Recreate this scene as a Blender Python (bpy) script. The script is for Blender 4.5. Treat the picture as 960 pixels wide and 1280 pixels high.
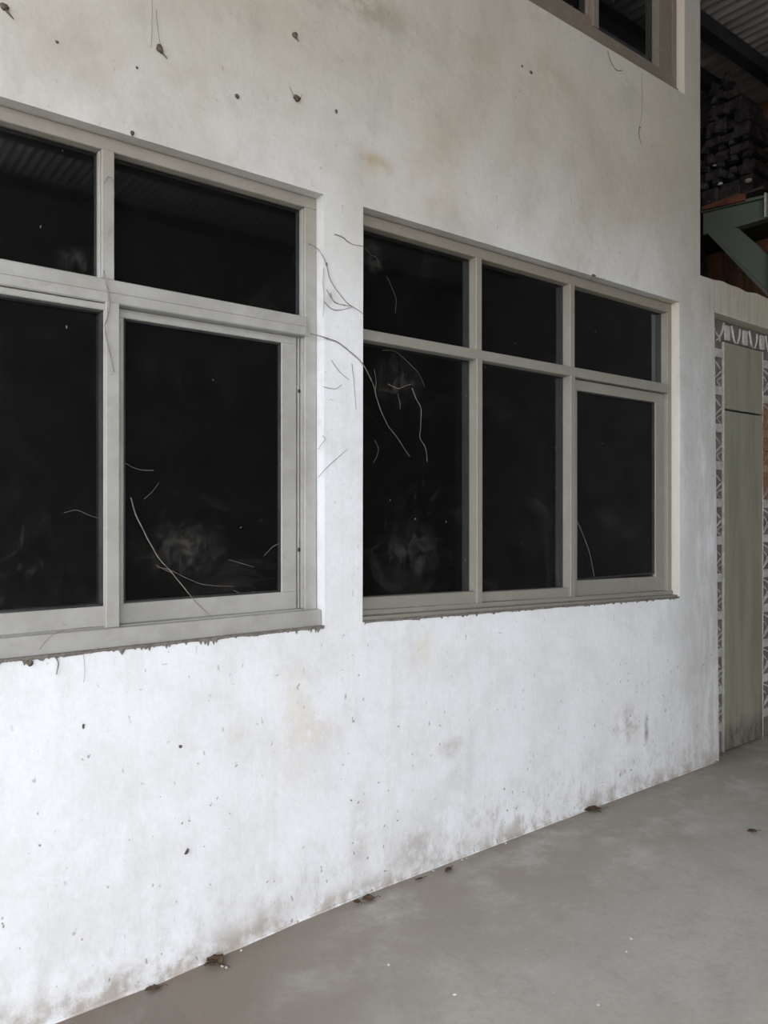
import bpy, bmesh, math, random
from mathutils import Vector, Matrix, noise
from mathutils.geometry import tessellate_polygon
for o in list(bpy.data.objects): bpy.data.objects.remove(o)
scn = bpy.context.scene
C = scn.collection

# ------------------------------------------------------------------ camera
F, HY, H = 960.0, 642.0, 1.5
ANG = math.atan(1240/F); S, K = math.sin(ANG), math.cos(ANG); D = 2.4398
cam_d = bpy.data.cameras.new('camera'); cam = bpy.data.objects.new('camera', cam_d); C.objects.link(cam)
cam_d.sensor_fit = 'VERTICAL'; cam_d.sensor_height = 36; cam_d.lens = 36*F/1280
cam_d.shift_y = 2/1280; cam_d.clip_start = .02
cam.location = (0, -D, H); cam.rotation_euler = (math.pi/2, 0, ANG - math.pi/2)
cam.rotation_euler = (math.pi/2, 0, -(math.pi/2 - math.atan2(S, K)))
scn.camera = cam

# ------------------------------------------------------------------ world, exposure
scn.view_settings.view_transform = 'Standard'; scn.view_settings.look = 'None'
scn.view_settings.exposure = 0.0; scn.view_settings.gamma = 1; scn.view_settings.use_curve_mapping = False
w = bpy.data.worlds.new('overcast'); scn.world = w; w.use_nodes = True
wn = w.node_tree.nodes; wl = w.node_tree.links
bg = wn['Background']
tc = wn.new('ShaderNodeTexCoord'); sp = wn.new('ShaderNodeSeparateXYZ'); cr = wn.new('ShaderNodeValToRGB')
wl.new(tc.outputs['Generated'], sp.inputs[0]); wl.new(sp.outputs['Z'], cr.inputs[0])
cr.color_ramp.elements[0].position = 0.0; cr.color_ramp.elements[0].color = (.88, .90, .94, 1)
cr.color_ramp.elements[1].position = 0.8; cr.color_ramp.elements[1].color = (1, .99, .97, 1)
wl.new(cr.outputs[0], bg.inputs[0]); bg.inputs[1].default_value = 5.0

# ------------------------------------------------------------------ helpers
def W(px, py, d=0.0):
    """point of the wall's plane (y = d) seen at a photograph pixel"""
    u = (px-480)/F; Z = (D+d)/(S-u*K)
    return Vector((Z*(K+u*S), d, H+(HY-py)/F*Z))
def WX(px, py, x):
    """point of the plane x = const seen at a photograph pixel"""
    u = (px-480)/F; Z = x/(K+u*S)
    return Vector((x, Z*(S-u*K)-D, H+(HY-py)/F*Z))
def WZ(px, py, z=0.0):
    u = (px-480)/F; Z = (z-H)*F/(HY-py)
    return Vector((Z*(K+u*S), Z*(S-u*K)-D, z))
def obj(name, bm, mat, parent=None, smooth=False):
    me = bpy.data.meshes.new(name); bmesh.ops.recalc_face_normals(bm, faces=bm.faces[:]); bm.to_mesh(me); bm.free()
    o = bpy.data.objects.new(name, me); C.objects.link(o)
    if mat: me.materials.append(mat)
    if smooth:
        for p in me.polygons: p.use_smooth = True
    if parent: o.parent = parent
    return o
def empty(name, loc=(0, 0, 0)):
    # children are built in world coordinates; their positions are then taken over by `settle`
    o = bpy.data.objects.new(name, None); C.objects.link(o); o.location = loc; o.empty_display_size = .1
    return o
def settle(root):
    def rec(o, off):
        for c in o.children:
            c.location = c.location - off if c.data else c.location
            rec(c, Vector((0, 0, 0)))
    rec(root, root.location.copy())
def tag(o, label, cat, group=None, kind=None):
    if label: o['label'] = label
    if cat: o['category'] = cat
    if group: o['group'] = group
    if kind: o['kind'] = kind
    return o
def struct(o, label=None):
    o['kind'] = 'structure'
    if label: o['label'] = label
    return o
def hexa(bm, p, bev=0.0):
    """p: 8 points, 0-3 one face ring, 4-7 the opposite ring"""
    v = [bm.verts.new(q) for q in p]
    fs = [bm.faces.new([v[i] for i in f]) for f in ((0,1,2,3), (7,6,5,4), (0,4,5,1), (1,5,6,2), (2,6,7,3), (3,7,4,0))]
    if bev:
        es = list({e for f in fs for e in f.edges})
        bmesh.ops.bevel(bm, geom=es, offset=bev, segments=1, affect='EDGES')
def box(bm, x0, x1, y0, y1, z0, z1, bev=0.0):
    hexa(bm, [(x0,y0,z0), (x1,y0,z0), (x1,y0,z1), (x0,y0,z1), (x0,y1,z0), (x1,y1,z0), (x1,y1,z1), (x0,y1,z1)], bev)
def bar(bm, x0, x1, zb0, zb1, zt0, zt1, y0, y1, bev=.0025, xt0=None, xt1=None):
    """prism on the wall: x0..x1, bottom and top heights at each end, from depth y0 to y1"""
    xt0 = x0 if xt0 is None else xt0; xt1 = x1 if xt1 is None else xt1
    hexa(bm, [(x0,y0,zb0), (x1,y0,zb1), (xt1,y0,zt1), (xt0,y0,zt0), (x0,y1,zb0), (x1,y1,zb1), (xt1,y1,zt1), (xt0,y1,zt0)], bev)
def tube(bm, pts, r0, r1=None, n=5):
    r1 = r0 if r1 is None else r1
    rings = []
    for i, p in enumerate(pts):
        a = pts[max(i-1, 0)]; b = pts[min(i+1, len(pts)-1)]
        t = (b-a).normalized(); u = t.orthogonal().normalized(); v = t.cross(u)
        r = r0+(r1-r0)*i/(len(pts)-1)
        rings.append([bm.verts.new(p+(u*math.cos(k*2*math.pi/n)+v*math.sin(k*2*math.pi/n))*r) for k in range(n)])
    for A, B in zip(rings, rings[1:]):
        for k in range(n): bm.faces.new((A[k], A[(k+1) % n], B[(k+1) % n], B[k]))
    bm.faces.new(rings[0]); bm.faces.new(rings[-1])
def prism(bm, poly, ext):
    """flat polygon (list of points) extruded by vector ext"""
    a = [bm.verts.new(p) for p in poly]; b = [bm.verts.new(Vector(p)+ext) for p in poly]; n = len(a)
    bm.faces.new(a); bm.faces.new(list(reversed(b)))
    for i in range(n): bm.faces.new((a[i], b[i], b[(i+1) % n], a[(i+1) % n]))
def spline(pts, n=6):
    """Catmull-Rom through points"""
    P = [pts[0]]+list(pts)+[pts[-1]]; out = []
    for i in range(1, len(P)-2):
        a, b, c, d = P[i-1:i+3]
        for k in range(n):
            t = k/n
            out.append(.5*((2*b)+(c-a)*t+(2*a-5*b+4*c-d)*t*t+(3*b-a-3*c+d)*t**3))
    out.append(pts[-1]); return out

# ------------------------------------------------------------------ materials
class N:
    def __init__(s, name):
        s.m = bpy.data.materials.new(name); s.m.use_nodes = True
        s.t = s.m.node_tree; s.b = s.t.nodes['Principled BSDF']; s.out = s.t.nodes['Material Output']
        s.co = s.t.nodes.new('ShaderNodeNewGeometry').outputs['Position']
        s.b.inputs['Roughness'].default_value = .85; s.b.inputs['Specular IOR Level'].default_value = .25
    def new(s, k): return s.t.nodes.new(k)
    def ln(s, a, b): s.t.links.new(a, b)
    def mapv(s, scale, loc=(0,0,0)):
        n = s.new('ShaderNodeMapping'); s.ln(s.co, n.inputs[0]); n.inputs['Scale'].default_value = scale; n.inputs['Location'].default_value = loc
        return n.outputs[0]
    def noise(s, scale, detail=6, rough=.6, sc=(1,1,1), loc=(0,0,0), dist=0.0):
        n = s.new('ShaderNodeTexNoise'); s.ln(s.mapv(sc, loc), n.inputs['Vector'])
        n.inputs['Scale'].default_value = scale; n.inputs['Detail'].default_value = detail; n.inputs['Roughness'].default_value = rough
        n.inputs['Distortion'].default_value = dist
        return n.outputs['Fac']
    def rng(s, v, a, b, c=0.0, d=1.0, smooth=True):
        n = s.new('ShaderNodeMapRange'); n.interpolation_type = 'SMOOTHSTEP' if smooth else 'LINEAR'
        s.ln(v, n.inputs['Value'])
        for k, x in zip(('From Min', 'From Max', 'To Min', 'To Max'), (a, b, c, d)): n.inputs[k].default_value = x
        return n.outputs[0]
    def mth(s, op, a, b=None):
        n = s.new('ShaderNodeMath'); n.operation = op
        for i, x in enumerate((a, b)):
            if x is None: continue
            if isinstance(x, (int, float)): n.inputs[i].default_value = x
            else: s.ln(x, n.inputs[i])
        return n.outputs[0]
    def mix(s, f, a, b):
        n = s.new('ShaderNodeMix'); n.data_type = 'RGBA'
        if isinstance(f, (int, float)): n.inputs['Factor'].default_value = f
        else: s.ln(f, n.inputs['Factor'])
        for k, x in (('A', a), ('B', b)):
            i = [q for q in n.inputs if q.name == k and q.type == 'RGBA'][0]
            if isinstance(x, tuple): i.default_value = (*x, 1)
            else: s.ln(x, i)
        return [q for q in n.outputs if q.type == 'RGBA'][0]
    def axis(s, k):
        n = s.new('ShaderNodeSeparateXYZ'); s.ln(s.co, n.inputs[0]); return n.outputs[k]
    def blob(s, c, r, soft=.5):
        """soft mask, 1 inside an ellipse of radii r about c"""
        m = s.new('ShaderNodeVectorMath'); m.operation = 'SUBTRACT'; s.ln(s.co, m.inputs[0]); m.inputs[1].default_value = c
        d = s.new('ShaderNodeVectorMath'); d.operation = 'DIVIDE'; s.ln(m.outputs[0], d.inputs[0]); d.inputs[1].default_value = r
        l = s.new('ShaderNodeVectorMath'); l.operation = 'LENGTH'; s.ln(d.outputs[0], l.inputs[0])
        return s.rng(l.outputs['Value'], soft, 1, 1, 0)
    def col(s, c): 
        if isinstance(c, tuple): s.b.inputs['Base Color'].default_value = (*c, 1)
        else: s.ln(c, s.b.inputs['Base Color'])
    def bump(s, h, dist=.003, strength=.6):
        n = s.new('ShaderNodeBump'); n.inputs['Distance'].default_value = dist; n.inputs['Strength'].default_value = strength
        s.ln(h, n.inputs['Height']); s.ln(n.outputs[0], s.b.inputs['Normal'])

def specks(n, scale, thr, dens, sc=(1,1,1), loc=(0,0,0)):
    v = n.new('ShaderNodeTexVoronoi'); 
    dn = n.new('ShaderNodeTexNoise'); n.ln(n.co, dn.inputs['Vector']); dn.inputs['Scale'].default_value = 45
    ds = n.new('ShaderNodeVectorMath'); ds.operation = 'SCALE'; n.ln(dn.outputs['Color'], ds.inputs[0]); ds.inputs['Scale'].default_value = .03
    da = n.new('ShaderNodeVectorMath'); da.operation = 'ADD'; n.ln(n.mapv(sc, loc), da.inputs[0]); n.ln(ds.outputs[0], da.inputs[1])
    n.ln(da.outputs[0], v.inputs['Vector']); v.inputs['Scale'].default_value = scale
    near = n.rng(v.outputs['Distance'], thr*.5, thr, 1, 0)
    cs = n.new('ShaderNodeSeparateColor'); n.ln(v.outputs['Color'], cs.inputs[0])
    return n.mth('MULTIPLY', near, n.rng(cs.outputs[0], dens, dens+.02, 1, 0))

def wall_mat():
    n = N('stained_plaster'); z = n.axis(2); x = n.axis(0)
    big = n.noise(1.1, 5, .6, dist=.6); med = n.noise(4.2, 8, .68, loc=(3,1,5)); fine = n.noise(26, 6, .7)
    streak = n.noise(3.0, 6, .65, sc=(3.2, 3, .35)); fstreak = n.noise(12, 5, .6, sc=(3, 3, .25))
    base = n.mix(n.rng(med, .38, .68), (.76,.78,.82), (.69,.70,.73))
    base = n.mix(n.mth('MULTIPLY', n.rng(streak, .5, .72), .35), base, (.60,.60,.60))
    # upper wall: warmer and darker with height, then blotches of weathering
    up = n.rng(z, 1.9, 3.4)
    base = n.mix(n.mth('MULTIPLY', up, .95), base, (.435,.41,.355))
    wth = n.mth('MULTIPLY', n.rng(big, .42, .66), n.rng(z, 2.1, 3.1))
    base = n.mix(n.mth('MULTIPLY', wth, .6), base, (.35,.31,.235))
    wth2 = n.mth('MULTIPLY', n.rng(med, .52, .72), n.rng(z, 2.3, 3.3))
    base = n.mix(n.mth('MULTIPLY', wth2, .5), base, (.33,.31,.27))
    # mottled tone, greyer and darker towards the right end of the wall
    rt = n.mth('MULTIPLY', n.rng(x, 3.7, 4.35), n.rng(n.noise(2.5, 6, .7, sc=(2,1,.5)), .25, .58))
    base = n.mix(n.mth('MULTIPLY', rt, .68), base, (.35,.345,.315))
    lint = n.mth('MULTIPLY', n.rng(x, 4.2, 4.6), n.rng(z, 2.68, 2.74))
    base = n.mix(n.mth('MULTIPLY', lint, .7), base, (.38,.345,.25))
    lst = n.mth('MULTIPLY', n.rng(x, 4.2, 4.4), n.mth('MULTIPLY', n.rng(fstreak, .46, .66), n.rng(z, 2.6, 2.75)))
    base = n.mix(n.mth('MULTIPLY', lst, .5), base, (.27,.26,.21))
    rev = n.mth('MULTIPLY', n.rng(n.axis(1), .002, .006), n.rng(x, 3.8, 3.9))
    base = n.mix(n.mth('MULTIPLY', rev, .65), base, (.56,.51,.41))
    # individual stains
    stains = [((470,203),.11,.05,(.36,.27,.16),.7), ((455,8),.35,.10,(.28,.26,.20),.8), ((690,100),.22,.16,(.38,.34,.25),.7), ((560,40),.3,.12,(.36,.33,.25),.55),
              ((490,330-60),.06,.03,(.36,.30,.2),.4), ((545,190),.22,.3,(.42,.36,.27),.45), ((835,150),.25,.3,(.40,.36,.26),.6), ((300,120),.3,.12,(.38,.34,.29),.35),
              ((95,60),.2,.12,(.40,.36,.30),.4), ((360,60),.16,.3,(.42,.38,.30),.35), ((785,905),.13,.11,(.42,.36,.32),.85), ((808,912),.022,.09,(.20,.18,.17),.8),
              ((565,935),.08,.05,(.40,.37,.35),.6), ((370,900),.10,.25,(.66,.60,.52),.5), ((400,915),.12,.08,(.56,.48,.40),.45), ((527,815),.08,.10,(.66,.60,.50),.5), ((295,918),.05,.03,(.62,.50,.42),.5),
              ((520,1060),.14,.10,(.42,.40,.38),.8), ((450,1050),.05,.22,(.50,.48,.47),.6), ((340,1140),.12,.08,(.45,.42,.40),.5), ((860,560),.07,.3,(.42,.42,.41),.5), ((868,850),.08,.35,(.50,.50,.49),.6),
              ((755,470),.05,.05,(.4,.4,.4),.0), ((413,375),.05,.05,(.45,.43,.42),.5), ((590,470),.0,.0,(0,0,0),0)]
    mn = n.noise(9, 7, .72, loc=(7,2,1))
    for (p, rx, rz, c, a) in stains:
        if a <= 0: continue
        q = W(*p); m = n.mth('MULTIPLY', n.blob(q, (rx*1.3, 1, rz*1.3), .15), n.rng(mn, .36, .6))
        base = n.mix(n.mth('MULTIPLY', m, a), base, c)
    # vertical smear between the windows down to the floor
    # grime at the foot of the wall and scuffs
    foot = n.mth('MULTIPLY', n.rng(z, .02, .36, 1, 0), n.rng(n.noise(17, 8, .78, sc=(1,1,.6)), .46, .66))
    foot = n.mth('MULTIPLY', foot, n.rng(x, .3, 2.6, .35, 1))
    base = n.mix(n.mth('MULTIPLY', foot, .68), base, (.36,.34,.32))
    foot2 = n.mth('MULTIPLY', n.rng(z, .0, .10, 1, 0), n.rng(n.noise(7, 6, .7), .4, .6))
    base = n.mix(n.mth('MULTIPLY', foot2, .75), base, (.30,.25,.20))
    lowm = n.rng(z, .4, 1.2, 1, .4)
    lean = (1.25,1,.62)
    s1 = specks(n, 15, .115, .22, sc=lean); s2 = specks(n, 40, .20, .20, sc=(1,1,.5), loc=(4,0,2)); s3 = specks(n, 6, .035, .5, sc=(1,1,.7), loc=(1,0,7)); s4 = specks(n, 24, .13, .14, sc=(.5,1,1.2), loc=(2,0,9))
    clus = n.rng(n.noise(2.2, 4, .6, loc=(8,0,3)), .36, .60, .12, 1)
    wig = n.rng(n.noise(60, 3, .6), .34, .46)
    sp = n.mth('MULTIPLY', n.mth('MULTIPLY', n.mth('MAXIMUM', s4, n.mth('MAXIMUM', s1, s2)), n.mth('MULTIPLY', lowm, clus)), wig)
    base = n.mix(n.mth('MULTIPLY', sp, .9), base, (.12,.105,.095))
    base = n.mix(n.mth('MULTIPLY', s3, .75), base, (.10,.09,.08))
    # long vertical scratches near the floor
    scr = n.mth('MULTIPLY', n.rng(n.noise(16, 3, .5, sc=(3.5,3,.28), loc=(0,5,2)), .70, .76), n.mth('MULTIPLY', n.rng(z, .1, .9, 1, 0), wig))
    base = n.mix(n.mth('MULTIPLY', scr, .6), base, (.26,.24,.23))
    grain = n.rng(n.noise(55, 6, .75, sc=(1,1,.7)), .35, .65)
    base = n.mix(n.mth('MULTIPLY', grain, .10), base, (.40,.39,.38))
    smear = n.rng(n.noise(2.4, 7, .7, sc=(1.3,1,.8), dist=1.0, loc=(11,3,2)), .52, .70)
    base = n.mix(n.mth('MULTIPLY', smear, n.rng(z, 1.0, 2.6, .12, .34)), base, (.34,.325,.30))
    n.col(base)
    hgt = n.mth('ADD', n.mth('MULTIPLY', fine, .35), n.mth('MULTIPLY', n.noise(3.5, 4, .5, loc=(2,2,2)), 1.6))
    n.bump(hgt, .012, .55); n.b.inputs['Roughness'].default_value = .8
    return n.m
def floor_mat():
    n = N('worn_concrete'); y = n.axis(1)
    a = n.noise(1.3, 7, .62, dist=.5); b = n.noise(6, 8, .7); c = n.noise(38, 5, .7)
    base = n.mix(n.rng(a, .35, .66), (.47,.46,.43), (.405,.395,.365))
    base = n.mix(n.mth('MULTIPLY', n.rng(b, .5, .72), .22), base, (.53,.525,.50))
    base = n.mix(n.mth('MULTIPLY', n.rng(n.noise(5.5, 8, .75, loc=(5,5,0)), .50, .66), .32), base, (.27,.25,.23))
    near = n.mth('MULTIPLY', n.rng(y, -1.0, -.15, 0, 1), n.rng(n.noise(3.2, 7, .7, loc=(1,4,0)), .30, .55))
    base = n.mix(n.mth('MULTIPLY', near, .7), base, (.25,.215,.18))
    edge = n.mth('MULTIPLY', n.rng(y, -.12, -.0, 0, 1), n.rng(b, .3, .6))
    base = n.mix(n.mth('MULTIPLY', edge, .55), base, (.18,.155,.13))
    base = n.mix(n.mth('MULTIPLY', specks(n, 9, .05, .3), .7), base, (.66,.65,.63))
    base = n.mix(n.mth('MULTIPLY', n.rng(c, .4, .65), .22), base, (.27,.255,.235))
    xx = n.axis(0)
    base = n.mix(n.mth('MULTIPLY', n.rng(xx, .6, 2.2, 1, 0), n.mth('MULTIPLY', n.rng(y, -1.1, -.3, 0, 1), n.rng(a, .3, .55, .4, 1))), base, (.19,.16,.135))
    n.col(base); n.bump(n.mth('ADD', n.mth('MULTIPLY', b, .6), n.mth('MULTIPLY', c, .25)), .006, .5)
    n.ln(n.rng(a, .3, .7, .55, .75), n.b.inputs['Roughness']); n.b.inputs['Specular IOR Level'].default_value = .35
    return n.m
def alu_mat(name, c1, c2, dust=(.33,.30,.26)):
    n = N(name)
    a = n.noise(6, 6, .65, sc=(1,1,1)); b = n.noise(30, 5, .7)
    base = n.mix(n.rng(a, .35, .65), c1, c2)
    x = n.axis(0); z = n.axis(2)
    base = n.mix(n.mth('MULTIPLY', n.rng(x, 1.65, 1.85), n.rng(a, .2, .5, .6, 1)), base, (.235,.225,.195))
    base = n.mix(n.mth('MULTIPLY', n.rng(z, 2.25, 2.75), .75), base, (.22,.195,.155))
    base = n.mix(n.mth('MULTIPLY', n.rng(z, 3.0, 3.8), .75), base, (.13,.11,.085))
    base = n.mix(n.mth('MULTIPLY', n.rng(b, .5, .7), .25), base, dust)
    base = n.mix(n.mth('MULTIPLY', n.rng(n.noise(14, 6, .8, loc=(1,1,1)), .62, .7), .4), base, (.16,.14,.12))
    n.col(base); n.b.inputs['Roughness'].default_value = .5; n.b.inputs['Specular IOR Level'].default_value = .4
    n.bump(b, .001, .4); return n.m
def simple(name, c1, c2, scale=8, rough=.85, sc=(1,1,1), bump=.002, spec=.25, lo=.38, hi=.64):
    n = N(name); a = n.noise(scale, 6, .68, sc=sc)
    n.col(n.mix(n.rng(a, lo, hi), c1, c2)); n.bump(a, bump, .5)
    n.b.inputs['Roughness'].default_value = rough; n.b.inputs['Specular IOR Level'].default_value = spec
    return n.m
def glass_mat():
    n = N('dark_dusty_glass'); t = n.t
    n.t.nodes.remove(n.b)
    tr = n.new('ShaderNodeBsdfTransparent'); tr.inputs[0].default_value = (.12,.125,.14,1)
    gl = n.new('ShaderNodeBsdfGlossy'); gl.inputs['Roughness'].default_value = .03; gl.inputs[0].default_value = (.86,.93,1,1)
    fr = n.new('ShaderNodeFresnel'); fr.inputs[0].default_value = 1.5
    m1 = n.new('ShaderNodeMixShader'); n.ln(n.mth('MULTIPLY', fr.outputs[0], 2.0), m1.inputs[0]); n.ln(tr.outputs[0], m1.inputs[1]); n.ln(gl.outputs[0], m1.inputs[2])
    df = n.new('ShaderNodeBsdfDiffuse'); df.inputs[0].default_value = (.34,.32,.30,1)
    d1 = n.rng(n.noise(2.6, 8, .74, dist=1.2), .50, .80); d2 = n.rng(n.noise(9, 8, .8, dist=2.0, loc=(2,0,3)), .55, .8)
    z = n.axis(2)
    # webs and dust gather towards the foot of each light
    low = n.rng(z, 1.0, 2.1, 1, .3)
    d = n.mth('MULTIPLY', n.mth('MULTIPLY', n.mth('ADD', n.mth('MULTIPLY', d1, .5), d2), low), .16)
    film = n.mth('ADD', d, .011)
    dots = n.mth('MULTIPLY', specks(n, 16, .07, .25), .5)
    webs = []
    for p, rx, rz in (((500,475),.16,.14), ((230,690),.22,.12), ((520,690),.2,.15), ((100,325),.1,.05), ((470,320),.08,.10)):
        webs.append(n.mth('MULTIPLY', n.blob(W(*p, .07), (rx, 1, rz), .2), n.rng(n.noise(19, 9, .85, dist=.6, sc=(1,1,.8), loc=(1,1,0)), .42, .72, 0, .17)))
    for q in webs: film = n.mth('ADD', film, q)
    film = n.mth('MAXIMUM', film, dots)
    m2 = n.new('ShaderNodeMixShader'); n.ln(film, m2.inputs[0]); n.ln(m1.outputs[0], m2.inputs[1]); n.ln(df.outputs[0], m2.inputs[2])
    n.ln(m2.outputs[0], n.out.inputs[0]); return n.m

M = dict(
    wall=wall_mat(), floor=floor_mat(), glass=glass_mat(),
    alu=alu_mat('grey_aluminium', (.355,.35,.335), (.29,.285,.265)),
    render=simple('weathered_render', (.13,.125,.12), (.09,.085,.08), 2),
    rubber=simple('black_gasket', (.02,.02,.02), (.04,.04,.04), rough=.6),
    room=simple('dark_room', (.05,.045,.04), (.03,.03,.03)),
    roof=simple('dull_roof_steel', (.40,.38,.38), (.28,.265,.265), 5, .6, (4,.4,1)),
    purlin=simple('black_steel', (.018,.018,.02), (.03,.028,.026), rough=.7),
    green=simple('green_painted_steel', (.105,.135,.108), (.125,.13,.108), 6, .6, (1,1,1), .001, .3),
    brown=simple('brown_timber', (.20,.10,.06), (.09,.05,.035), 5, .8, (1,1,.3)),
    post=simple('dark_green_steel', (.035,.045,.04), (.025,.03,.027), rough=.7),
    plank=simple('red_brown_timber', (.20,.075,.04), (.10,.04,.025), 10, .8),
    heap=simple('dark_dusty_scrap', (.022,.019,.018), (.058,.05,.048), 14),
    paper=simple('pale_scrap', (.55,.54,.50), (.4,.38,.35)),
    strand=simple('grey_dusty_strand', (.16,.14,.125), (.26,.24,.22), 30),
    nest=simple('dark_cocoon', (.06,.045,.035), (.12,.10,.08), 60),
    crust=simple('grey_dirt_crust', (.20,.185,.165), (.12,.11,.10), 60),
    leaf=simple('dry_leaf', (.12,.08,.05), (.06,.04,.03), 40),
    chip=simple('white_plaster_chip', (.72,.71,.68), (.6,.58,.54), 40),
    carved=simple('whitewashed_carving', (.42,.41,.38), (.30,.29,.26), 22),
    plate=simple('grey_carved_ground', (.15,.14,.13), (.10,.09,.08), 22),
)
def panel_mat():
    n = N('greenish_grey_board'); z = n.axis(2); x = n.axis(0)
    a = n.noise(3, 6, .65, sc=(3,1,.3)); b = n.noise(9, 7, .7, sc=(2.5,1,.6))
    base = n.mix(n.rng(a, .36, .66), (.245,.243,.195), (.19,.188,.148))
    base = n.mix(n.mth('MULTIPLY', n.rng(b, .5, .7), .3), base, (.27,.275,.25))
    foot = n.mth('MULTIPLY', n.rng(n.mth('ADD', z, n.mth('MULTIPLY', n.noise(14, 4, .6, sc=(1,1,.15)), -.16)), .02, .12, 1, 0), n.rng(n.noise(22, 6, .7, sc=(1,1,.4)), .35, .6, .3, 1))
    base = n.mix(foot, base, (.10,.088,.075))
    rust = n.mth('MULTIPLY', n.rng(x, 5.04, 5.16), n.mth('MULTIPLY', n.rng(z, .0, .6, 1, 0), n.rng(n.noise(5, 5, .7), .3, .55)))
    base = n.mix(n.mth('MULTIPLY', rust, .8), base, (.10,.065,.05))
    n.col(base); n.bump(b, .001, .4); n.b.inputs['Roughness'].default_value = .65; return n.m
M['panel'] = panel_mat()
def carved_mat(name, c1, c2):
    n = N(name); z = n.axis(2); x = n.axis(0)
    base = n.mix(n.rng(n.noise(22, 6, .7), .38, .62), c1, c2)
    r = n.mth('MULTIPLY', n.rng(x, 4.95, 5.13), n.mth('MULTIPLY', n.blob((5.22,0,1.93), (.25,1,.42), .5), n.rng(n.noise(8, 5, .7), .3, .5)))
    base = n.mix(n.mth('MULTIPLY', r, .85), base, (.22,.11,.06))
    base = n.mix(n.mth('MULTIPLY', n.rng(z, .0, .35, 1, 0), .5), base, (.16,.14,.12))
    n.col(base); n.bump(n.noise(40, 5, .6), .001, .4); return n.m
M['carved'] = carved_mat('whitewashed_carving', (.46,.45,.42), (.34,.33,.30))
M['plate'] = carved_mat('grey_carved_ground', (.16,.15,.14), (.11,.10,.09))

# ------------------------------------------------------------------ structure: walls
WT = .15                                   # wall thickness
XE, ZL, ZT, XR = 4.247, 2.905, 5.27, 7.1   # end of the high wall, top of the lintel, roof, far end
W1 = [(-.645,1.071), (1.605,1.071), (1.600,2.709), (-.645,2.709)]
W2 = [(1.782,1.072), (4.031,1.020), (4.027,2.711), (1.786,2.708)]
W3 = [(1.80,3.912), (4.083,3.917), (4.083,5.02), (1.80,5.02)]
random.seed(4)
top = []
x = XE
while x < XR:                               # broken, slightly ragged top of the low wall
    top.append((x, ZL+.012*noise.noise(Vector((x*7, 0, 0)))+.008*noise.noise(Vector((x*23, 3, 0)))+(.0 if x < 4.3 else .006))); x += .045
outer = [(-5.5,-.25), (4.461,-.25), (4.461,0), (4.406,2.713), (5.33,2.706), (5.34,-.25), (XR,-.25), (XR,ZL)]+top[::-1][1:]+[(XE,ZL), (XE,ZT), (-5.5,ZT)]
outer = [p for i, p in enumerate(outer) if i == 0 or (Vector(p)-Vector(outer[i-1])).length > 1e-4]
def wall_mesh(outer, holes, y0, y1):
    bm = bmesh.new(); loops = [outer]+holes
    pts = [p for l in loops for p in l]
    tris = tessellate_polygon([[Vector((a, b, 0)) for a, b in l] for l in loops])
    A = [bm.verts.new((a, y0, b)) for a, b in pts]; B = [bm.verts.new((a, y1, b)) for a, b in pts]
    for t in tris:
        try: bm.faces.new([A[i] for i in t]); bm.faces.new([B[i] for i in reversed(t)])
        except ValueError: pass
    k = 0
    for l in loops:
        n = len(l)
        for i in range(n):
            a, b = k+i, k+(i+1) % n
            bm.faces.new((A[a], A[b], B[b], B[a]))
        k += n
    return bm
wf = obj('wall_front', wall_mesh(outer, [W1, W2, W3], 0, WT), M['wall'])
struct(wf, 'dirty white plastered wall with three window openings')
# low plaster lip where the wall meets the floor
def fz(x):   # the floor dips a little towards the near end of the wall
    P = [(-6,-.16), (.0,-.052), (.63,-.036), (.96,-.036), (1.44,-.012), (1.77,-.001), (3.4,.003), (4.46,0), (30,0)]
    for (a, b), (c, d) in zip(P, P[1:]):
        if x <= c: return b+(d-b)*(x-a)/(c-a)
    return 0
bm = bmesh.new(); xs = [-5.4+i*.06 for i in range(int(9.86/.06)+1)]; prev = None
for x in xs:
    hgt = .010+.010*noise.noise(Vector((x*3, 1, 0)))+.006*noise.noise(Vector((x*17, 4, 0))); dep_ = .006+.004*noise.noise(Vector((x*9, 8, 0)))
    z = fz(x)
    r = [bm.verts.new(q) for q in ((x, .004, z-.03), (x, -dep_, z-.03), (x, -dep_*.9, z+hgt*.5), (x, .004, z+max(hgt, .008)))]
    if prev:
        for i in range(4): bm.faces.new((prev[i], prev[(i+1) % 4], r[(i+1) % 4], r[i]))
    else: bm.faces.new(r)
    prev = r
bm.faces.new(prev[::-1])
struct(obj('baseboard_front', bm, M['wall'], smooth=True), 'thin plaster lip along the foot of the wall')

# floor
bm = bmesh.new(); xs = [-30,-12,-6,-3,-1.5,-.6,0,.3,.63,.8,.96,1.2,1.44,1.6,1.77,2.4,3.4,4.46,5.5,7.1,12]; ys = [-30,-14,-7,-5,-4,-3,-2,-1.2,-.6,-.3,0,.2,3,8]
g = [[bm.verts.new((x, y, fz(x) if x > -6 else fz(-6))) for y in ys] for x in xs]
for i in range(len(xs)-1):
    for j in range(len(ys)-1): bm.faces.new((g[i][j], g[i+1][j], g[i+1][j+1], g[i][j+1]))
b_ = [[bm.verts.new((x, y, -.35)) for y in (ys[0], ys[-1])] for x in (xs[0], xs[-1])]
bm.faces.new((b_[0][0], b_[0][1], b_[1][1], b_[1][0]))
bm.faces.new([r_[0] for r_ in g]+[b_[1][0], b_[0][0]]); bm.faces.new([r_[-1] for r_ in g]+[b_[1][1], b_[0][1]])
bm.faces.new(g[0]+[b_[0][1], b_[0][0]]); bm.faces.new(g[-1]+[b_[1][1], b_[1][0]])
fl = obj('floor', bm, M['floor']); struct(fl, 'worn grey concrete floor')

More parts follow.
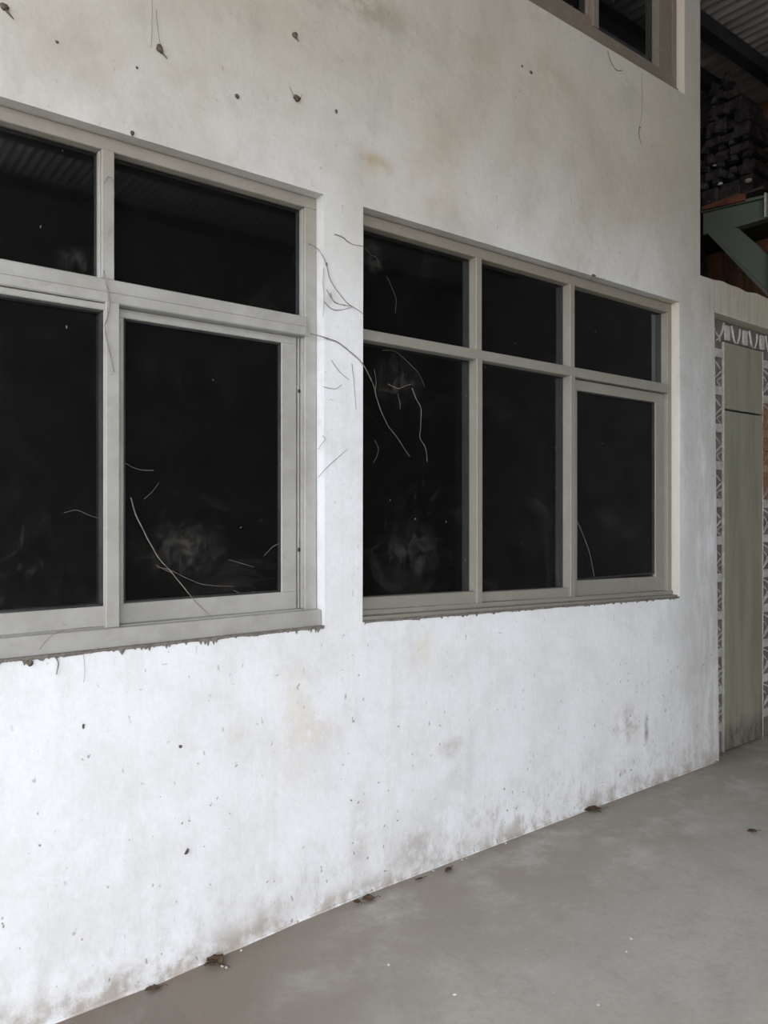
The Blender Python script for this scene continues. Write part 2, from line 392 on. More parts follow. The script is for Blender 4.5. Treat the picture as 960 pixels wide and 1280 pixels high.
# rooms behind the windows, brown wall beyond the lintel, end mass on the right
def sbox(name, mat, label, *a):
    bm = bmesh.new(); box(bm, *a); return struct(obj(name, bm, mat), label)
sbox('wall_back', M['room'], 'dark far wall of the rooms behind', -5.5, 7.3, 5.0, 5.15, -.2, 5.4)
sbox('wall_inner', M['room'], 'dark end wall of the rooms behind the windows', 4.08, 4.24, WT, 5.0, -.2, 5.27)
sbox('wall_left', M['room'], 'dark left end wall of the rooms', -5.5, -5.35, WT, 5.0, -.2, 5.27)
sbox('trim_1', M['room'], 'dark floor slab between the two storeys', -5.35, 4.08, WT, 5.0, 3.1, 3.25)
wr = empty('wall_right', (XR, 0, 0)); struct(wr, 'brown timber boarded wall under the roof')
y = -.0; i = 0
while y < 5.0:
    bm = bmesh.new(); box(bm, XR, XR+.03+.008*(i % 2), y+.002, min(y+.198, 5.0), -.1, ZT+.03, .003); obj('plank', bm, M['brown'], wr); y += .2; i += 1
bm = bmesh.new(); box(bm, XR+.04, XR+.06, 0, 5.0, -.1, ZT+.03); obj('light_block_board', bm, M['room'], wr)  # unseen board added to stop daylight leaking through the plank gaps
settle(wr)
sbox('wall_far', M['render'], 'dark building at the right beyond the door', 9.0, 9.3, -7.3, 0, -.2, 6.0)
sbox('wall_opposite', M['render'], 'plastered building across the covered yard', 1.7, 9.0, -7.3, -7.0, -.2, 6.0)
sbox('wall_corner', M['room'], 'dark return wall at the right', 7.165, 9.0, 0, .15, -.2, 5.30)

# ------------------------------------------------------------------ corrugated roof on purlins
ceil = empty('ceiling', (0, 0, 5.3)); struct(ceil, 'corrugated metal roof on black purlins')
pitch, amp = .098, .017
def sheet_mesh(w_, y0, y1):
    bm = bmesh.new(); n = int(round(w_/pitch*6)); lo = []; hi = []
    for k in range(n+1):
        xx = k*pitch/6; zz = amp*math.cos(xx/pitch*2*math.pi)
        for L, off in ((lo, 0), (hi, .003)): L.append((bm.verts.new((xx, y0, zz+off)), bm.verts.new((xx, y1, zz+off))))
    for k in range(n):
        bm.faces.new((lo[k][0], lo[k][1], lo[k+1][1], lo[k+1][0])); bm.faces.new((hi[k][0], hi[k+1][0], hi[k+1][1], hi[k][1]))
        bm.faces.new((lo[k][0], lo[k+1][0], hi[k+1][0], hi[k][0])); bm.faces.new((lo[k][1], hi[k][1], hi[k+1][1], lo[k+1][1]))
    bm.faces.new((lo[0][0], hi[0][0], hi[0][1], lo[0][1])); bm.faces.new((lo[-1][0], lo[-1][1], hi[-1][1], hi[-1][0]))
    me = bpy.data.meshes.new('roof_sheet'); bmesh.ops.recalc_face_normals(bm, faces=bm.faces[:]); bm.to_mesh(me); bm.free()
    me.materials.append(M['roof'])
    for p in me.polygons: p.use_smooth = True
    return me
RY0 = -7.2
sm = sheet_mesh(pitch*9, RY0, 5.2); x = -4.0; i = 0
while x < 9.2:
    o = bpy.data.objects.new('roof_sheet', sm); C.objects.link(o); o.parent = ceil; o.location = (x, 0, .022+.004*(i % 2)); x += pitch*8; i += 1
for yy in (-6.8, -5.6, -4.4, -3.2, -2.0, -.9, .70, 1.10, 2.2, 3.3, 4.4):
    bm = bmesh.new(); x1 = 7.08 if yy > 0 else 9.0
    if abs(yy-.7) < .01:
        z0, z1 = -.13, .0
    else: z0, z1 = -.11, .0
    box(bm, (4.26 if yy > 0 else -4.0), x1, yy-.03, yy+.03, z0, z1, .003); box(bm, (4.26 if yy > 0 else -4.0), x1, yy-.05, yy+.05, z0-.012, z0, .002)
    obj('purlin', bm, M['purlin'], ceil)

# ------------------------------------------------------------------ windows
def pane(parent, x0, x1, zb0, zb1, zt0, zt1, y):
    bm = bmesh.new(); bar(bm, x0, x1, zb0, zb1, zt0, zt1, y, y+.005, 0); return obj('pane', bm, M['glass'], parent)
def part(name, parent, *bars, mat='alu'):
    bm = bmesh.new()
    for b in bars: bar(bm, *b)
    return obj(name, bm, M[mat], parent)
FY = .05
# --- window 1 (left)
w1 = empty('window_1', (.48, FY, 1.071)); struct(w1, 'large grey framed window cut by the left edge of the photo')
L0, L1 = -.643, 1.602
part('window_frame', w1, (L0,L1,2.664,2.664,2.708,2.708,FY,.125), (L0,L0+.05,1.075,1.075,2.66,2.66,FY,.125), (1.548,L1-.002,1.075,1.075,2.664,2.664,FY,.125))
part('window_sill', w1, (L0,L1,1.073,1.073,1.135,1.135,.018,.125,.003), (L0,1.545,1.132,1.132,1.139,1.139,.048,.12,.001))
part('transom', w1, (L0+.045,1.549,2.174,2.172,2.256,2.245,.034,.12,.004), (L0+.045,1.549,2.205,2.205,2.211,2.211,.031,.04,.0015))
for a, b in ((.787,.827), (.005,.045)):
    part('mullion', w1, (a,b,2.25,2.25,2.665,2.665,FY-.006,.12))
    part('mullion', w1, (a+.008,b+.012,1.135,1.135,2.176,2.176,.030,.12))
for a, b in ((.825,1.549), (.043,.789), (L0+.045,.007)):
    part('glazing_bead', w1, (b-.007,b,2.25,2.25,2.662,2.662,.060,.084), (a,a+.007,2.25,2.25,2.662,2.662,.060,.084))
    pane(w1, a+.004, b-.004, 2.25, 2.25, 2.66, 2.66, .085)
def sash(parent, x0, x1, z0, z1, y0, y1, st_l, st_r, rb, rt, gy, z0r=None, label=None):
    z0r = z0 if z0r is None else z0r
    s = part('sash', parent, (x0,x1,z0,z0r,z0+rb,z0r+rb,y0,y1), (x0,x1,z1-rt,z1-rt,z1,z1,y0,y1), (x0,x0+st_l,z0+rb-.002,z0+rb-.002,z1-rt+.002,z1-rt+.002,y0+.0008,y1), (x1-st_r,x1,z0r+rb-.002,z0r+rb-.002,z1-rt+.002,z1-rt+.002,y0+.0008,y1))
    if label: s['label'] = label
    bm = bmesh.new(); a, b = x0+st_l, x1-st_r; zb, zt = z0+rb, z1-rt
    bar(bm, a,b,zb-.002,zb-.002,zb+.007,zb+.007,y0+.006,gy+.004,.001); bar(bm, a,b,zt-.007,zt-.007,zt+.002,zt+.002,y0+.006,gy+.004,.001)
    bar(bm, a-.002,a+.007,zb,zb,zt,zt,y0+.006,gy+.004,.001); bar(bm, b-.007,b+.002,zb,zb,zt,zt,y0+.006,gy+.004,.001)
    obj('gasket', bm, M['rubber'], s)
    p = pane(s, a-.004, b+.004, zb-.004, z0r+rb-.004, zt+.004, zt+.004, gy)
    return s
sash(w1, .846, 1.527, 1.138, 2.172, .075, .105, .022, .066, .067, .030, .09, label='recessed right sash')
sash(w1, .050, .799, 1.139, 2.171, .044, .090, .02, .006, .066, .022, .075)
sash(w1, L0+.05, .012, 1.139, 2.171, .075, .105, .06, .02, .066, .03, .09)
part('guide_strip', w1, (1.531,1.536,1.14,1.14,2.172,2.172,.07,.10,.001), (1.540,1.5485,1.14,1.14,2.172,2.172,.062,.10,.001))
part('stay_bolt', w1, (1.529,1.537,1.355,1.355,1.37,1.37,.066,.072,.001), (1.529,1.537,1.96,1.96,1.972,1.972,.066,.072,.001), mat='rubber')
# --- window 2 (centre)
w2 = empty('window_2', (2.9, FY, 1.07)); struct(w2, 'three bay grey framed window in the middle of the wall')
def zb2(x): return 1.072+(1.020-1.072)*(x-1.782)/2.249
R0, R1 = 1.787, 4.029
part('window_frame', w2, (R0,R1,2.659,2.655,2.706,2.709,FY,.14), (R0,R0+.035,1.08,1.08,2.66,2.66,FY,.14), (3.985,R1-.001,1.03,1.03,2.657,2.657,FY,.14))
part('window_sill', w2, (R0-.004,R1,zb2(R0)+.001,zb2(R1)+.001,zb2(R0)+.02,zb2(R1)+.014,.012,.14,.002), (R0-.002,R1,zb2(R0)+.02,zb2(R1)+.014,zb2(R0)+.042,zb2(R1)+.036,.040,.14,.003))
part('transom', w2, (R0+.03,3.99,2.198,2.190,2.241,2.242,.044,.13,.003))
for a, b, t in ((2.450,2.486,0), (3.109,3.146,0)):
    part('mullion', w2, (a,b,2.24,2.24,2.66,2.66,.044,.13)); part('mullion', w2, (a,b,zb2(a)+.038,zb2(b)+.038,2.2,2.2,.040,.13))
for a, b in ((R0+.03,2.452), (2.484,3.111), (3.144,3.987)):
    part('glazing_bead', w2, (a,a+.004,2.24,2.24,2.655,2.655,.08,.089))
    pane(w2, a, b, 2.24, 2.24, 2.655, 2.655, .09)
for a, b, q in ((R0+.03,2.452,0), (2.484,3.111,0)):
    s = part('sash', w2, (a,b,zb2(a)+.042,zb2(b)+.036,1.1625 if a < 2 else 1.141,1.1475 if a < 2 else 1.126,.052,.11), (a,a+.01,1.15,1.14,2.19,2.19,.08,.11))
    pane(s, a, b, 1.15 if a < 2 else 1.13, 1.14 if a < 2 else 1.12, 2.198, 2.198, .09)
sash(w2, 3.150, 3.972, zb2(3.15)+.036, 2.188, .070, .104, .05, .075, .082, .055, .088, z0r=zb2(3.95)+.036, label='sliding sash with wider rails')
part('guide_strip', w2, (3.978,3.9855,1.04,1.04,2.19,2.19,.074,.11,.001))
# --- window 3 (upper)
w3 = empty('window_3', (2.9, FY, 3.914)); struct(w3, 'upper window cut by the top edge of the photo')
part('window_frame', w3, (1.802,4.081,3.914,3.919,3.962,3.965,FY-.012,.12), (1.802,1.84,3.96,3.96,4.98,4.98,FY,.12), (4.045,4.081,3.963,3.963,4.98,4.98,FY,.12), (1.802,4.081,4.98,4.98,5.018,5.018,FY,.12))
part('window_sill', w3, (1.802,4.048,3.960,3.963,4.032,4.035,FY,.12))
for a in (3.296, 2.53):
    part('mullion', w3, (a,a+.045,4.03,4.03,4.98,4.98,FY-.008,.12))
s3 = part('sash', w3, (3.91,3.975,4.034,4.034,4.98,4.98,FY+.006,.12), (3.976,4.044,4.034,4.034,4.98,4.98,FY+.012,.12))
pane(s3, 3.341, 3.912, 4.03, 4.03, 4.98, 4.98, .10)
for a, b in ((1.84,2.53), (2.575,3.297)):
    s = part('sash', w3, (a,b,4.03,4.03,4.077,4.078,FY+.01,.12), (b-.01,b,4.077,4.077,4.98,4.98,FY+.02,.12)); pane(s, a, b-.008, 4.07, 4.07, 4.98, 4.98, .09)
random.seed(8)
def crust(win, x0, x1, zf, n, hmax, y0=-.006):
    bm = bmesh.new(); U = []; Lw = []
    for k in range(n+1):
        x = x0+(x1-x0)*k/n; h = .004+hmax*max(0, noise.noise(Vector((x*11, 2, 0)))+.3)*.6+(random.random()**10)*hmax*1.6
        U.append((bm.verts.new((x, y0, zf(x)+.004)), bm.verts.new((x, .004, zf(x)+.004)))); Lw.append((bm.verts.new((x, y0*.5, zf(x)-h)), bm.verts.new((x, .004, zf(x)-h))))
    for k in range(n):
        bm.faces.new((U[k][0], U[k+1][0], Lw[k+1][0], Lw[k][0])); bm.faces.new((U[k][0], U[k][1], U[k+1][1], U[k+1][0])); bm.faces.new((Lw[k][0], Lw[k+1][0], Lw[k+1][1], Lw[k][1]))
    o = obj('dirt_crust', bm, M['crust'], win); o['kind'] = 'stuff'; o['label'] = 'crumbly dirt hanging along the sill edge'
crust(w1, -.6, 1.60, lambda x: 1.073, 420, .010)
crust(w2, 1.79, 4.02, lambda x: zb2(x)+.002, 300, .006)
for o in (w1, w2, w3): settle(o)

# ------------------------------------------------------------------ carved door
DY = .065
door = empty('door_1', (4.88, DY, 0)); struct(door, 'tall greenish grey door with a whitewashed carved border')
def pr(name, mat, *a, bev=.002, lab=None):
    bm = bmesh.new(); box(bm, *a, bev)
    o = obj(name, bm, M[mat], door)
    if lab: o['label'] = lab
    return o
PX0, PX1, PZ = 4.640, 5.128, 2.578
pr('border_ground', 'plate', 4.40, PX0-.008, DY+.010, .14, .002, 2.73)
pr('border_ground', 'plate', PX1+.012, 5.335, DY+.010, .14, .002, 2.73)
pr('border_ground', 'plate', PX0-.012, PX1+.012, DY+.010, .14, PZ+.01, 2.73)
pr('upper_panel', 'panel', PX0, PX1, DY-.002, .12, 2.160, PZ)
pr('lower_panel', 'panel', PX0, PX1, DY-.002, .12, .012, 2.148)
pr('border_bead', 'carved', PX0-.009, PX0-.001, DY-.004, .10, .003, PZ, lab='pale bead beside the panel')
pr('border_bead', 'carved', PX1+.001, PX1+.010, DY-.004, .10, .003, PZ)
pr('border_bead', 'carved', 4.462, 4.475, DY-.004, .10, .003, 2.7)
def rib(pts, r=.0055):
    bm = bmesh.new(); P = spline([Vector((a, DY+.007, b)) for a, b in pts], 5); tube(bm, P, r, r*.8, 6)
    for v in bm.verts: v.co.y = DY+.007+(v.co.y-DY-.007)*1.4
    return obj('carved_rib', bm, M['carved'], door, True)
zc = [2.501-.2335*k for k in range(11)]
for side, (xa, xb) in enumerate(((4.477, 4.626), (5.140, 5.300))):
    for k, z in enumerate(zc):
        if z < .08: continue
        pr('carved_block', 'carved', xa+.004, xb-.002, DY, .10, z-.027, z+.027, bev=.003)
        if z-.2335 < -.05: continue
        c = z-.117; m = (xa+xb)/2; f = 1
        rib([(xa+.004, c+.080), (m+.01, c+.050), (xb-.012, c+.008), (xb-.03, c+.0)])
        rib([(xb-.012, c+.008), (m-.005, c-.035), (xa+.006, c-.080)])
        rib([(xb-.006, c-.030), (m+.012, c-.055), (xb-.022, c-.084)], .0045)
        rib([(xa+.02, c+.03), (m-.01, c-.01), (xa+.03, c-.05)], .004)
for k in range(3):
    x = 4.687+.225*k
    pr('carved_block', 'carved', x-.029, x+.027, DY, .10, 2.594, 2.688, bev=.003)
    if k < 2:
        rib([(x+.052, 2.695), (x+.066, 2.655), (x+.082, 2.612), (x+.105, 2.588)], .0065); rib([(x+.160, 2.690), (x+.153, 2.64), (x+.128, 2.590)], .0055)
rib([(4.645, 2.70), (4.636, 2.66), (4.600, 2.605), (4.560, 2.580)], .0065); rib([(4.505, 2.68), (4.545, 2.63), (4.590, 2.60), (4.60, 2.575)]); rib([(5.19, 2.695), (5.20, 2.65), (5.225, 2.59)]); rib([(5.285, 2.69), (5.275, 2.64), (5.25, 2.59)])
settle(door)

# ------------------------------------------------------------------ green steel bracket behind the low wall
BX = 6.0
br = empty('steel_bracket', WX(960, 642, BX)*1.0); br.location = (BX, .33, 0)
tag(br, 'green painted steel bracket with a slanting brace above the door wall', 'bracket')
def pl(*pts): return [WX(a, b, BX) for a, b in pts]
def shape(name, pts, x0, x1, lab=None):
    bm = bmesh.new(); P = pl(*pts)
    for p in P: p.x += x0
    prism(bm, P, Vector((x1-x0, 0, 0))); o = obj(name, bm, M['green'], br)
    if lab: o['label'] = lab
    return o
shape('arm', [(879,264.5), (958,246), (958,274), (921,284.5), (879,294)], .0, .02)
shape('arm_flange', [(879,263.5), (958,245), (958,248.5), (879,267)], -.035, .055)
shape('arm_flange', [(921,282.5), (958,271.5), (958,275), (922,285.5)], -.035, .055)
shape('brace', [(887,291), (921,284), (963,321), (963,371)], -.006, .03)
shape('brace_flange', [(886,291.5), (889,290), (965,369), (965,374)], -.04, .06)
bm = bmesh.new(); a = WX(959, 243, BX); b = WX(959, 273, BX); box(bm, BX-.05, BX+.07, a.y-.012, a.y, b.z, a.z, .001)
o = obj('end_plate', bm, M['carved'], br); o['label'] = 'pale end plate of the arm'
bm = bmesh.new(); box(bm, BX-.05, BX+.07, .17, a.y-.03, 0.005, 5.15, .003); obj('column', bm, M['green'], br)
settle(br)
# timber deck carried by the arm, and what is stored on it
AZ = max(WX(879, 263, BX).z, WX(958, 245, BX).z)
deck = empty('storage_deck', (6.5, .6, AZ)); tag(deck, 'dark timber deck resting on the green bracket under the roof', 'shelf')
y = .47
while y < 1.55:
    bm = bmesh.new(); box(bm, BX-.03, 7.09, y, y+.138, AZ+.006, AZ+.025, .002); obj('deck_board', bm, M['room'], deck); y += .142
settle(deck)
bm = bmesh.new(); P = [WX(877, 262.5, BX-.07), WX(930, 250, BX-.07), WX(930, 242.5, BX-.06), WX(922, 242, BX-.06), WX(877, 259, BX-.06)]
prism(bm, P, Vector((.03, 0, 0)))
tag(obj('timber_plank', bm, M['plank']), 'red-brown timber plank lying along the top of the green bracket arm', 'plank')
random.seed(11)
bm = bmesh.new(); HX = 6.35; base = AZ+.027
for t, (py, xl, xr) in enumerate(((236,880,948), (214,882,950), (192,884,948), (172,886,947), (152,890,944), (134,896,936), (120,900,925))):
    a = WX(xl, py, HX); b = WX(xr, py, HX); z = a.z if t else base; zt = z+.10
    y0, y1 = b.y, a.y
    if t == 0: z = base; zt = a.z+.05
    zz = (a.z+b.z)/2
    lo = base if t == 0 else zz-.06
    yy = y0
    while yy < y1-.02:
        w_ = min(random.uniform(.05,.16), y1-yy); box(bm, HX-.12+random.uniform(-.05,.05), HX+.25, yy, yy+w_, lo-(.02 if t else 0), zz+random.uniform(-.03,.035), .008); yy += w_
    n = max(3, int((y1-y0)/.10))
    for k in range(n):
        yy = y0+(k+.5)*(y1-y0)/n+random.uniform(-.01,.01); r = random.uniform(.03,.06); hh = random.uniform(.05,.13); xx = HX-.11+random.uniform(-.03,.03)
        m = Matrix.Translation((xx, yy, zz+.02+hh/2)) @ Matrix.Rotation(random.uniform(-.3,.3), 4, 'X')
        bmesh.ops.create_cone(bm, cap_ends=True, segments=random.choice((5,6,8)), radius1=r, radius2=r*random.choice((.12,.3,.6)), depth=hh, matrix=m)
tag(obj('scrap_heap', bm, M['heap']), 'dark tiered heap of dusty pointed scrap stored on the deck beneath the corrugated roof', 'scrap heap', kind='stuff')
ws = [((935,226),.022,'small round pale scrap on the right of the dark heap'), ((900,230),.016,'small pale scrap low in the middle of the dark heap'), ((893,207),.012,'tiny pale scrap at the left of the dark heap, above the others'), ((886,252),.010,'tiny pale scrap just above the red-brown plank')]
for (p, r, lab) in ws:
    bm = bmesh.new(); c = WX(*p, HX-.165); bmesh.ops.create_icosphere(bm, subdivisions=1, radius=r, matrix=Matrix.Translation(c) @ Matrix.Diagonal((1.5, 1.5, .6, 1)))
    for v in bm.verts: v.co += Vector((random.uniform(-.2,.2), random.uniform(-.2,.2), random.uniform(-.2,.2)))*r
    tag(obj('paper_scrap', bm, M['paper']), lab, 'scrap')
c0 = WX(879.5, 200, 6.95); bm = bmesh.new(); box(bm, 6.92, 6.98, c0.y-.02, c0.y+.02, .0, 5.15, .004)
o = obj('steel_post', bm, M['post']); tag(o, 'dark steel post just past the corner of the high wall', 'post')

# ------------------------------------------------------------------ strands, cocoons, leaves, chips
def strand(pts, label, r=.0016, r1=.0008, d=-.004, wig=.002, cat='cobweb'):
    if r <= .0014 and len(pts[0]) > 2: r *= .62; r1 = min(r1, r)*.9
    P = [W(a, b, q[0] if q else d) for a, b, *q in pts]; P = spline(P, 7)
    P = [p+Vector((wig*noise.noise(p*25), .0, wig*noise.noise(p*25+Vector((9,9,9))))) for p in P]
    bm = bmesh.new(); tube(bm, P, r, r1, 5); c = P[0].copy(); bmesh.ops.translate(bm, vec=-c, verts=bm.verts[:])
    o = obj('cobweb_strand', bm, M['strand'], None, True); o.location = c; return tag(o, label, cat)
strand([(386,305,.03),(398,312,-.004),(408,330),(413,350),(425,368),(437,381),(448,388),(455,394,-.004)], 'long dusty strand curving down from the left window frame to the middle window', .0022)
strand([(388,417,.03),(402,421,-.005),(420,427),(438,440),(454,456,-.006),(466,480,.03),(474,508,.05),(484,530,.06),(497,548,.07),(512,571,.084)], 'longest strand, arching from the pier across the middle window lower left pane', .0026, .001)
strand([(418,293),(430,297),(434,301),(442,306),(455,307)], 'short kinked strand high on the pier between the two windows', .0018)
strand([(405,335),(404,352),(405,372),(404,396)], 'thin dark strand hanging beside the left window right edge', .0012)
strand([(405,376),(414,386),(428,387),(440,384)], 'flat strand under the torn web on the pier', .0016)
strand([(408,362),(414,372),(421,379),(440,383)], 'upper strand of the torn web on the pier', .0014)
strand([(413,366),(418,378),(432,381)], 'inner strand of the torn web on the pier', .0012)
strand([(414,450),(421,460),(428,468),(436,474)], 'faint thread on the pier level with the long arching strand', .001)
strand([(440,455),(443,480),(445,512)], 'faint vertical thread on the right side of the pier', .0012)
strand([(403,483),(412,485),(420,486),(427,481)], 'tiny curved thread in the middle of the pier', .0009)
strand([(398,597),(408,585),(420,574),(434,562)], 'thin thread slanting up across the lower pier', .0012)
strand([(403,545),(407,549),(402,555),(398,562)], 'little forked thread at the left edge of the pier', .0011)
strand([(130,338,.03),(132,350,.028),(136,366,.026),(137,382,.024),(133,400,.024),(131,408,.024),(135,430,.024),(143,465,.024)], 'dark strand hanging over the left window mullion at the transom', .0026, .0014)
strand([(130,228,.038),(135,221,.036),(141,224,.036),(143,240,.034),(142,252,.034)], 'small looped strand on the upper mullion of the left window', .0015)
strand([(163,622,.074),(172,648,.07),(184,672,.07),(200,700,.068),(215,716,.065),(236,742,.06),(250,757,.055),(265,771,.03)], 'pale strand sweeping down the lower right pane of the left window', .0022, .0012)
strand([(195,706,.07),(205,712,.07),(215,716,.07)], 'short side twig off the pale strand in the left window', .0012)
strand([(50,812,.012),(58,800,.012),(70,791,.012),(90,786,.012),(116,784,.012)], 'dusty strand arched over the left window bottom rail', .0014)
strand([(70,823,-.003),(73,830,-.01),(71,843,-.012)], 'short dark strand dangling under the left window sill', .0022, .0016)
strand([(485,480,.084),(497,486,.08),(505,483,.08),(514,480,.084)], 'V shaped pale thread in the web of the middle window', .0018)
strand([(468,462,.08),(470,478,.08),(469,490,.084)], 'small pale thread near the left edge of the middle window', .0014)
strand([(515,485,.084),(520,498,.084),(526,510,.084),(526,530,.084),(525,547,.084),(532,560,.084),(534,577,.084)], 'pale kinked thread hanging in the middle window lower left pane', .0016, .001)
strand([(720,648,.075),(736,688,.075),(744,728,.08)], 'pale slanting thread in the middle window lower right pane', .0016, .001)
strand([(760,63),(762,73),(767,83),(772,88),(778,88)], 'hooked strand hanging under the upper window sill', .0022, .0014)
strand([(802,92),(803,120),(802,145),(799,159)], 'fine thread under the right end of the upper window', .0010)
strand([(799,159),(799,170),(802,181)], 'dark little strand below the fine thread at the wall right end', .0028, .0016)
strand([(190,0),(190,28),(189,60)], 'left one of the two fine threads holding the cocoon above the left window', .0008)
strand([(195,12),(197,34),(201,60)], 'right one of the two fine threads holding the cocoon above the left window', .0008)
strand([(362,108),(367,120)], 'fine thread left of the lower cocoon at the top middle of the wall', .0010)
strand([(378,118),(373,126)], 'fine thread right of the lower cocoon at the top middle of the wall', .0010)
strand([(155,578,.084),(166,584,.084),(178,588,.084),(192,588,.084)], 'small pale thread high in the left window lower right pane, above the sweeping strand', .0014, .0008)
strand([(180,624,.084),(190,615,.084),(199,603,.084)], 'tiny pale thread right of the top of the sweeping strand', .0009)
strand([(197,709,.074),(214,713,.08),(232,722,.084),(256,731,.084),(292,733,.084)], 'fine thread branching right off the sweeping strand towards the pane corner', .0011, .0007)
strand([(292,738,.084),(303,742,.084),(318,739,.084)], 'short pale thread at the foot of the left window lower right pane', .0012)
strand([(330,695,.084),(340,684,.084),(352,678,.084)], 'pale thread slanting up to the sash stile of the left window', .0012)
strand([(286,700,.084),(302,704,.084),(318,709,.084)], 'pale horizontal thread in the lower part of the left window', .0010)
strand([(80,641,.066),(96,638,.066),(114,645,.066),(128,648,.066)], 'faint thread in the left window lower left pane beside the mullion', .0009)
strand([(468,550,.084),(473,560,.084),(471,570,.084),(467,578,.084)], 'small curled thread near the left edge of the middle window, halfway down', .0012)
strand([(457,310,.084),(463,318,.084),(470,322,.084),(474,330,.084)], 'small pale thread in the top left pane of the middle window', .0010)
strand([(483,345,.084),(490,360,.084),(495,375,.084),(494,392,.084)], 'faint arc of web in the top left pane of the middle window', .0008)
strand([(478,438,.084),(495,440,.084),(512,455,.084),(524,468,.084),(531,484,.084)], 'faint arched edge of the round web in the middle window lower left pane', .0009)
strand([(497,493,.084),(500,505,.084),(500,512,.084)], 'tiny thread hanging under the V shaped thread', .0008)
strand([(104,812,-.003),(106,835,-.004),(105,853,-.004)], 'fine thread on the white wall under the left window sill', .0008)
strand([(40,822,-.004),(38,826,-.008),(37,831,-.010)], 'stubby dark thread at the dirt under the left window sill', .0020, .0014)
def cocoon(px, py, rx, rz, tilt, label, tail=0):
    bm = bmesh.new(); c = W(px, py); bmesh.ops.create_icosphere(bm, subdivisions=3, radius=1)
    for v in bm.verts:
        k = 1+.35*noise.noise(v.co*2.2+Vector((px, 0, py))); v.co = Vector((v.co.x*rx*k*(1+.35*v.co.z), v.co.y*rx*.75, v.co.z*rz*k))
    if tail: tube(bm, [Vector((0,0,-rz*.3)), Vector((tail*.5,0,-rz*1.3)), Vector((tail,.0,-rz*2.3))], rx*.35, rx*.08, 5)
    bmesh.ops.rotate(bm, verts=bm.verts[:], cent=(0,0,0), matrix=Matrix.Rotation(tilt, 3, 'Y'))
    o = obj('insect_cocoon', bm, M['nest'], None, True); o.location = (c.x, -rx*.5, c.z); return tag(o, label, 'cocoon')
cocoon(199, 62, .010, .014, -.5, 'dark cocoon hanging on two fine threads above the left window', .012)
cocoon(5, 10, .012, .009, .2, 'dark cocoon with a tail at the top left corner of the photo', .03)
cocoon(368, 45, .011, .010, -.3, 'upper of the two cocoons in a column left of the top centre', .010)
cocoon(370, 124, .014, .010, .1, 'lower cocoon of the column left of the top centre, held by V threads')
cocoon(296, 121, .007, .008, -.4, 'small oval cocoon between the left window and the paired cocoons')
cocoon(71, 53, .005, .004, 0, 'tiny cocoon near the top left corner, right of the tailed one')
cocoon(171, 85, .004, .004, 0, 'tiny cocoon just below left of the hanging threaded cocoon')
cocoon(420, 140, .005, .008, -.2, 'tiny slanting cocoon right of the lower paired cocoon')
cocoon(652, 83, .006, .003, .5, 'dark speck like cocoon in the upper wall, left one of a close pair')
cocoon(663, 91, .009, .004, .5, 'dark speck like cocoon in the upper wall, right one of a close pair')
cocoon(165, 167, .006, .008, 0, 'tiny cocoon sitting on the top edge of the left window')
cocoon(741, 345, .012, .006, .2, 'flat dark cocoon on the top edge of the middle window')
cocoon(799, 160, .006, .005, 0, 'dark knot where two strands meet near the wall right end')
cocoon(408, 331, .004, .008, -.2, 'small dark knot on the long strand of the pier')
cocoon(37, 829, .009, .009, 0, 'dark crumb of dirt under the left window sill, leftmost')
cocoon(104, 908, .0035, .008, 0, 'small dark cocoon on the white wall below the left window')
cocoon(233, 1064, .010, .004, -.9, 'dark slanting scab in the middle of the lower left wall')
cocoon(225, 933, .006, .005, .4, 'dark irregular speck under the left window, right of its mullion')
# dry leaves and litter on the floor
def leaf(px, py, L, rot, label, curl=.5, seed=0, w_=.42):
    random.seed(seed); bm = bmesh.new(); n = 8; rows = []
    for i in range(n+1):
        t = i/n; wd = L*w_*math.sin(math.pi*t**.85)*(1+.15*random.uniform(-1,1)); yv = (t-.5)*L
        rows.append([bm.verts.new((s*wd, yv, .004+curl*abs(s)*wd*.8+curl*L*.25*(t-.5)**2*2+random.uniform(0,.004))) for s in (-1, -.5, 0, .5, 1)])
    for A, B in zip(rows, rows[1:]):
        for k in range(4): bm.faces.new((A[k], A[k+1], B[k+1], B[k]))
    tube(bm, [Vector((0,-L*.5,.006)), Vector((L*.06,-L*.75,.01)), Vector((L*.02,-L*.95,.005))], .0016, .001, 5)
    bmesh.ops.remove_doubles(bm, verts=bm.verts[:], dist=1e-5)
    ret = bmesh.ops.solidify(bm, geom=bm.faces[:], thickness=.0008)
    p = WZ(px, py, 0); z = fz(p.x); p = WZ(px, py, z); p.y = min(p.y, -.03)
    o = obj('dry_leaf', bm, M['leaf'], None, True); o.location = (p.x, p.y, z+.002); o.rotation_euler = (0, 0, rot); return tag(o, label, 'leaf')
leaf(257, 1194, .07, .4, 'dry brown leaf caught against the foot of the wall, nearest the camera', .6, 1)
leaf(263, 1208, .05, 1.6, 'thin curled leaf lying in front of the nearest wall foot leaf', .8, 2, .22)
leaf(266, 1200, .04, 2.9, 'small dark leaf scrap between the nearest leaves', .5, 3, .3)
leaf(460, 1126, .055, 1.2, 'rounded dark leaf near the wall foot below the middle window left edge', .3, 4)
leaf(446, 1130, .035, .5, 'small leaf just left of the rounded dark leaf', .4, 5)
leaf(560, 1090, .05, 1.9, 'narrow leaf out on the floor below the middle window', .4, 6, .25)
leaf(741, 1014, .10, 1.2, 'largest dark leaf at the wall foot towards the door', .35, 7, .3)
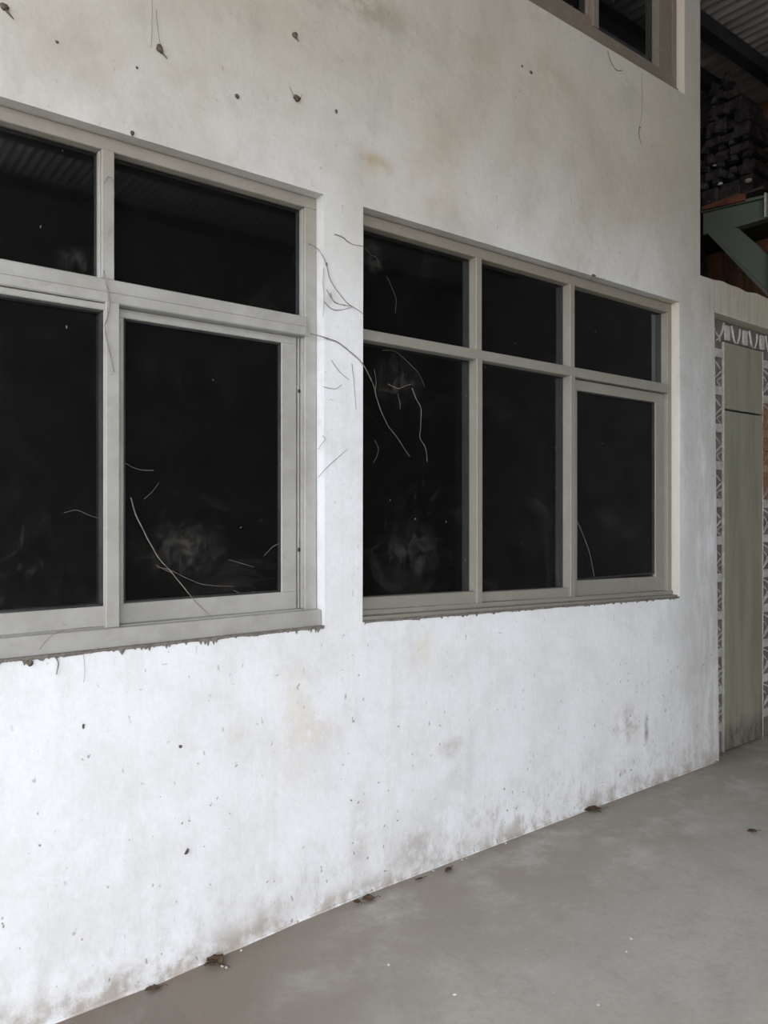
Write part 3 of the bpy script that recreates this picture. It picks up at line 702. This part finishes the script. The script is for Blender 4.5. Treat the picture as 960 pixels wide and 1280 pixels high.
leaf(734, 1012, .05, .2, 'small leaf touching the largest dark leaf', .4, 8)
leaf(187, 1234, .05, 1.3, 'flat dark leaf under the wall lip near the lower left', .3, 9, .3)
leaf(940, 1041, .05, 1.0, 'small brown leaf on the floor at the right edge', .3, 10, .35)
leaf(524, 1101, .04, 1.4, 'thin brown fibre like leaf on the floor below the middle window mullion', .3, 12, .2)
def chip(px, py, r, label, seed):
    random.seed(seed); bm = bmesh.new(); bmesh.ops.create_icosphere(bm, subdivisions=1, radius=r)
    for v in bm.verts: v.co = Vector((v.co.x*random.uniform(.8,1.6), v.co.y*random.uniform(.7,1.2), v.co.z*.45))
    p = WZ(px, py, 0); z = fz(p.x); p = WZ(px, py, z); p.y = min(p.y, -.02)
    o = obj('plaster_chip', bm, M['chip']); o.location = (p.x, p.y, z+r*.42); o.rotation_euler.z = random.uniform(0, 3); return tag(o, label, 'plaster chip')
for i, (a, b, r, l) in enumerate((
    (278,1208,.006,'white chip beside the nearest dry leaves, left one of two touching'), (283,1210,.005,'white chip beside the nearest dry leaves, right one of two touching'),
    (299,1186,.005,'white chip at the wall foot right of the nearest leaves'), (486,1207,.006,'white chip alone in the lower middle of the floor'),
    (568,1244,.006,'white chip near the bottom edge of the photo, in the middle'), (540,1088,.005,'white chip at the wall foot, left one of three close together'),
    (575,1074,.005,'white chip at the wall foot, middle one of three close together'), (583,1073,.004,'white chip at the wall foot, right one of three close together'),
    (629,1053,.005,'white chip at the wall foot nearest to the largest dark leaf'), (789,1174,.006,'white chip on the open floor at the right, upper of two'),
    (783,1190,.004,'white chip on the open floor at the right, lower of two'), (748,1257,.005,'white chip close to the bottom right of the floor'))):
    chip(a, b, r, l, i)
for o in C.objects:
    g = {'cobweb': 'dusty cobweb strands on wall and windows', 'cocoon': 'insect cocoons and dirt knots on the wall', 'leaf': 'dry leaves along the foot of the wall',
         'plaster chip': 'white plaster chips on the floor', 'scrap': 'pale scraps on the dark heap'}.get(o.get('category'))
    if g and not o.parent: o['group'] = g
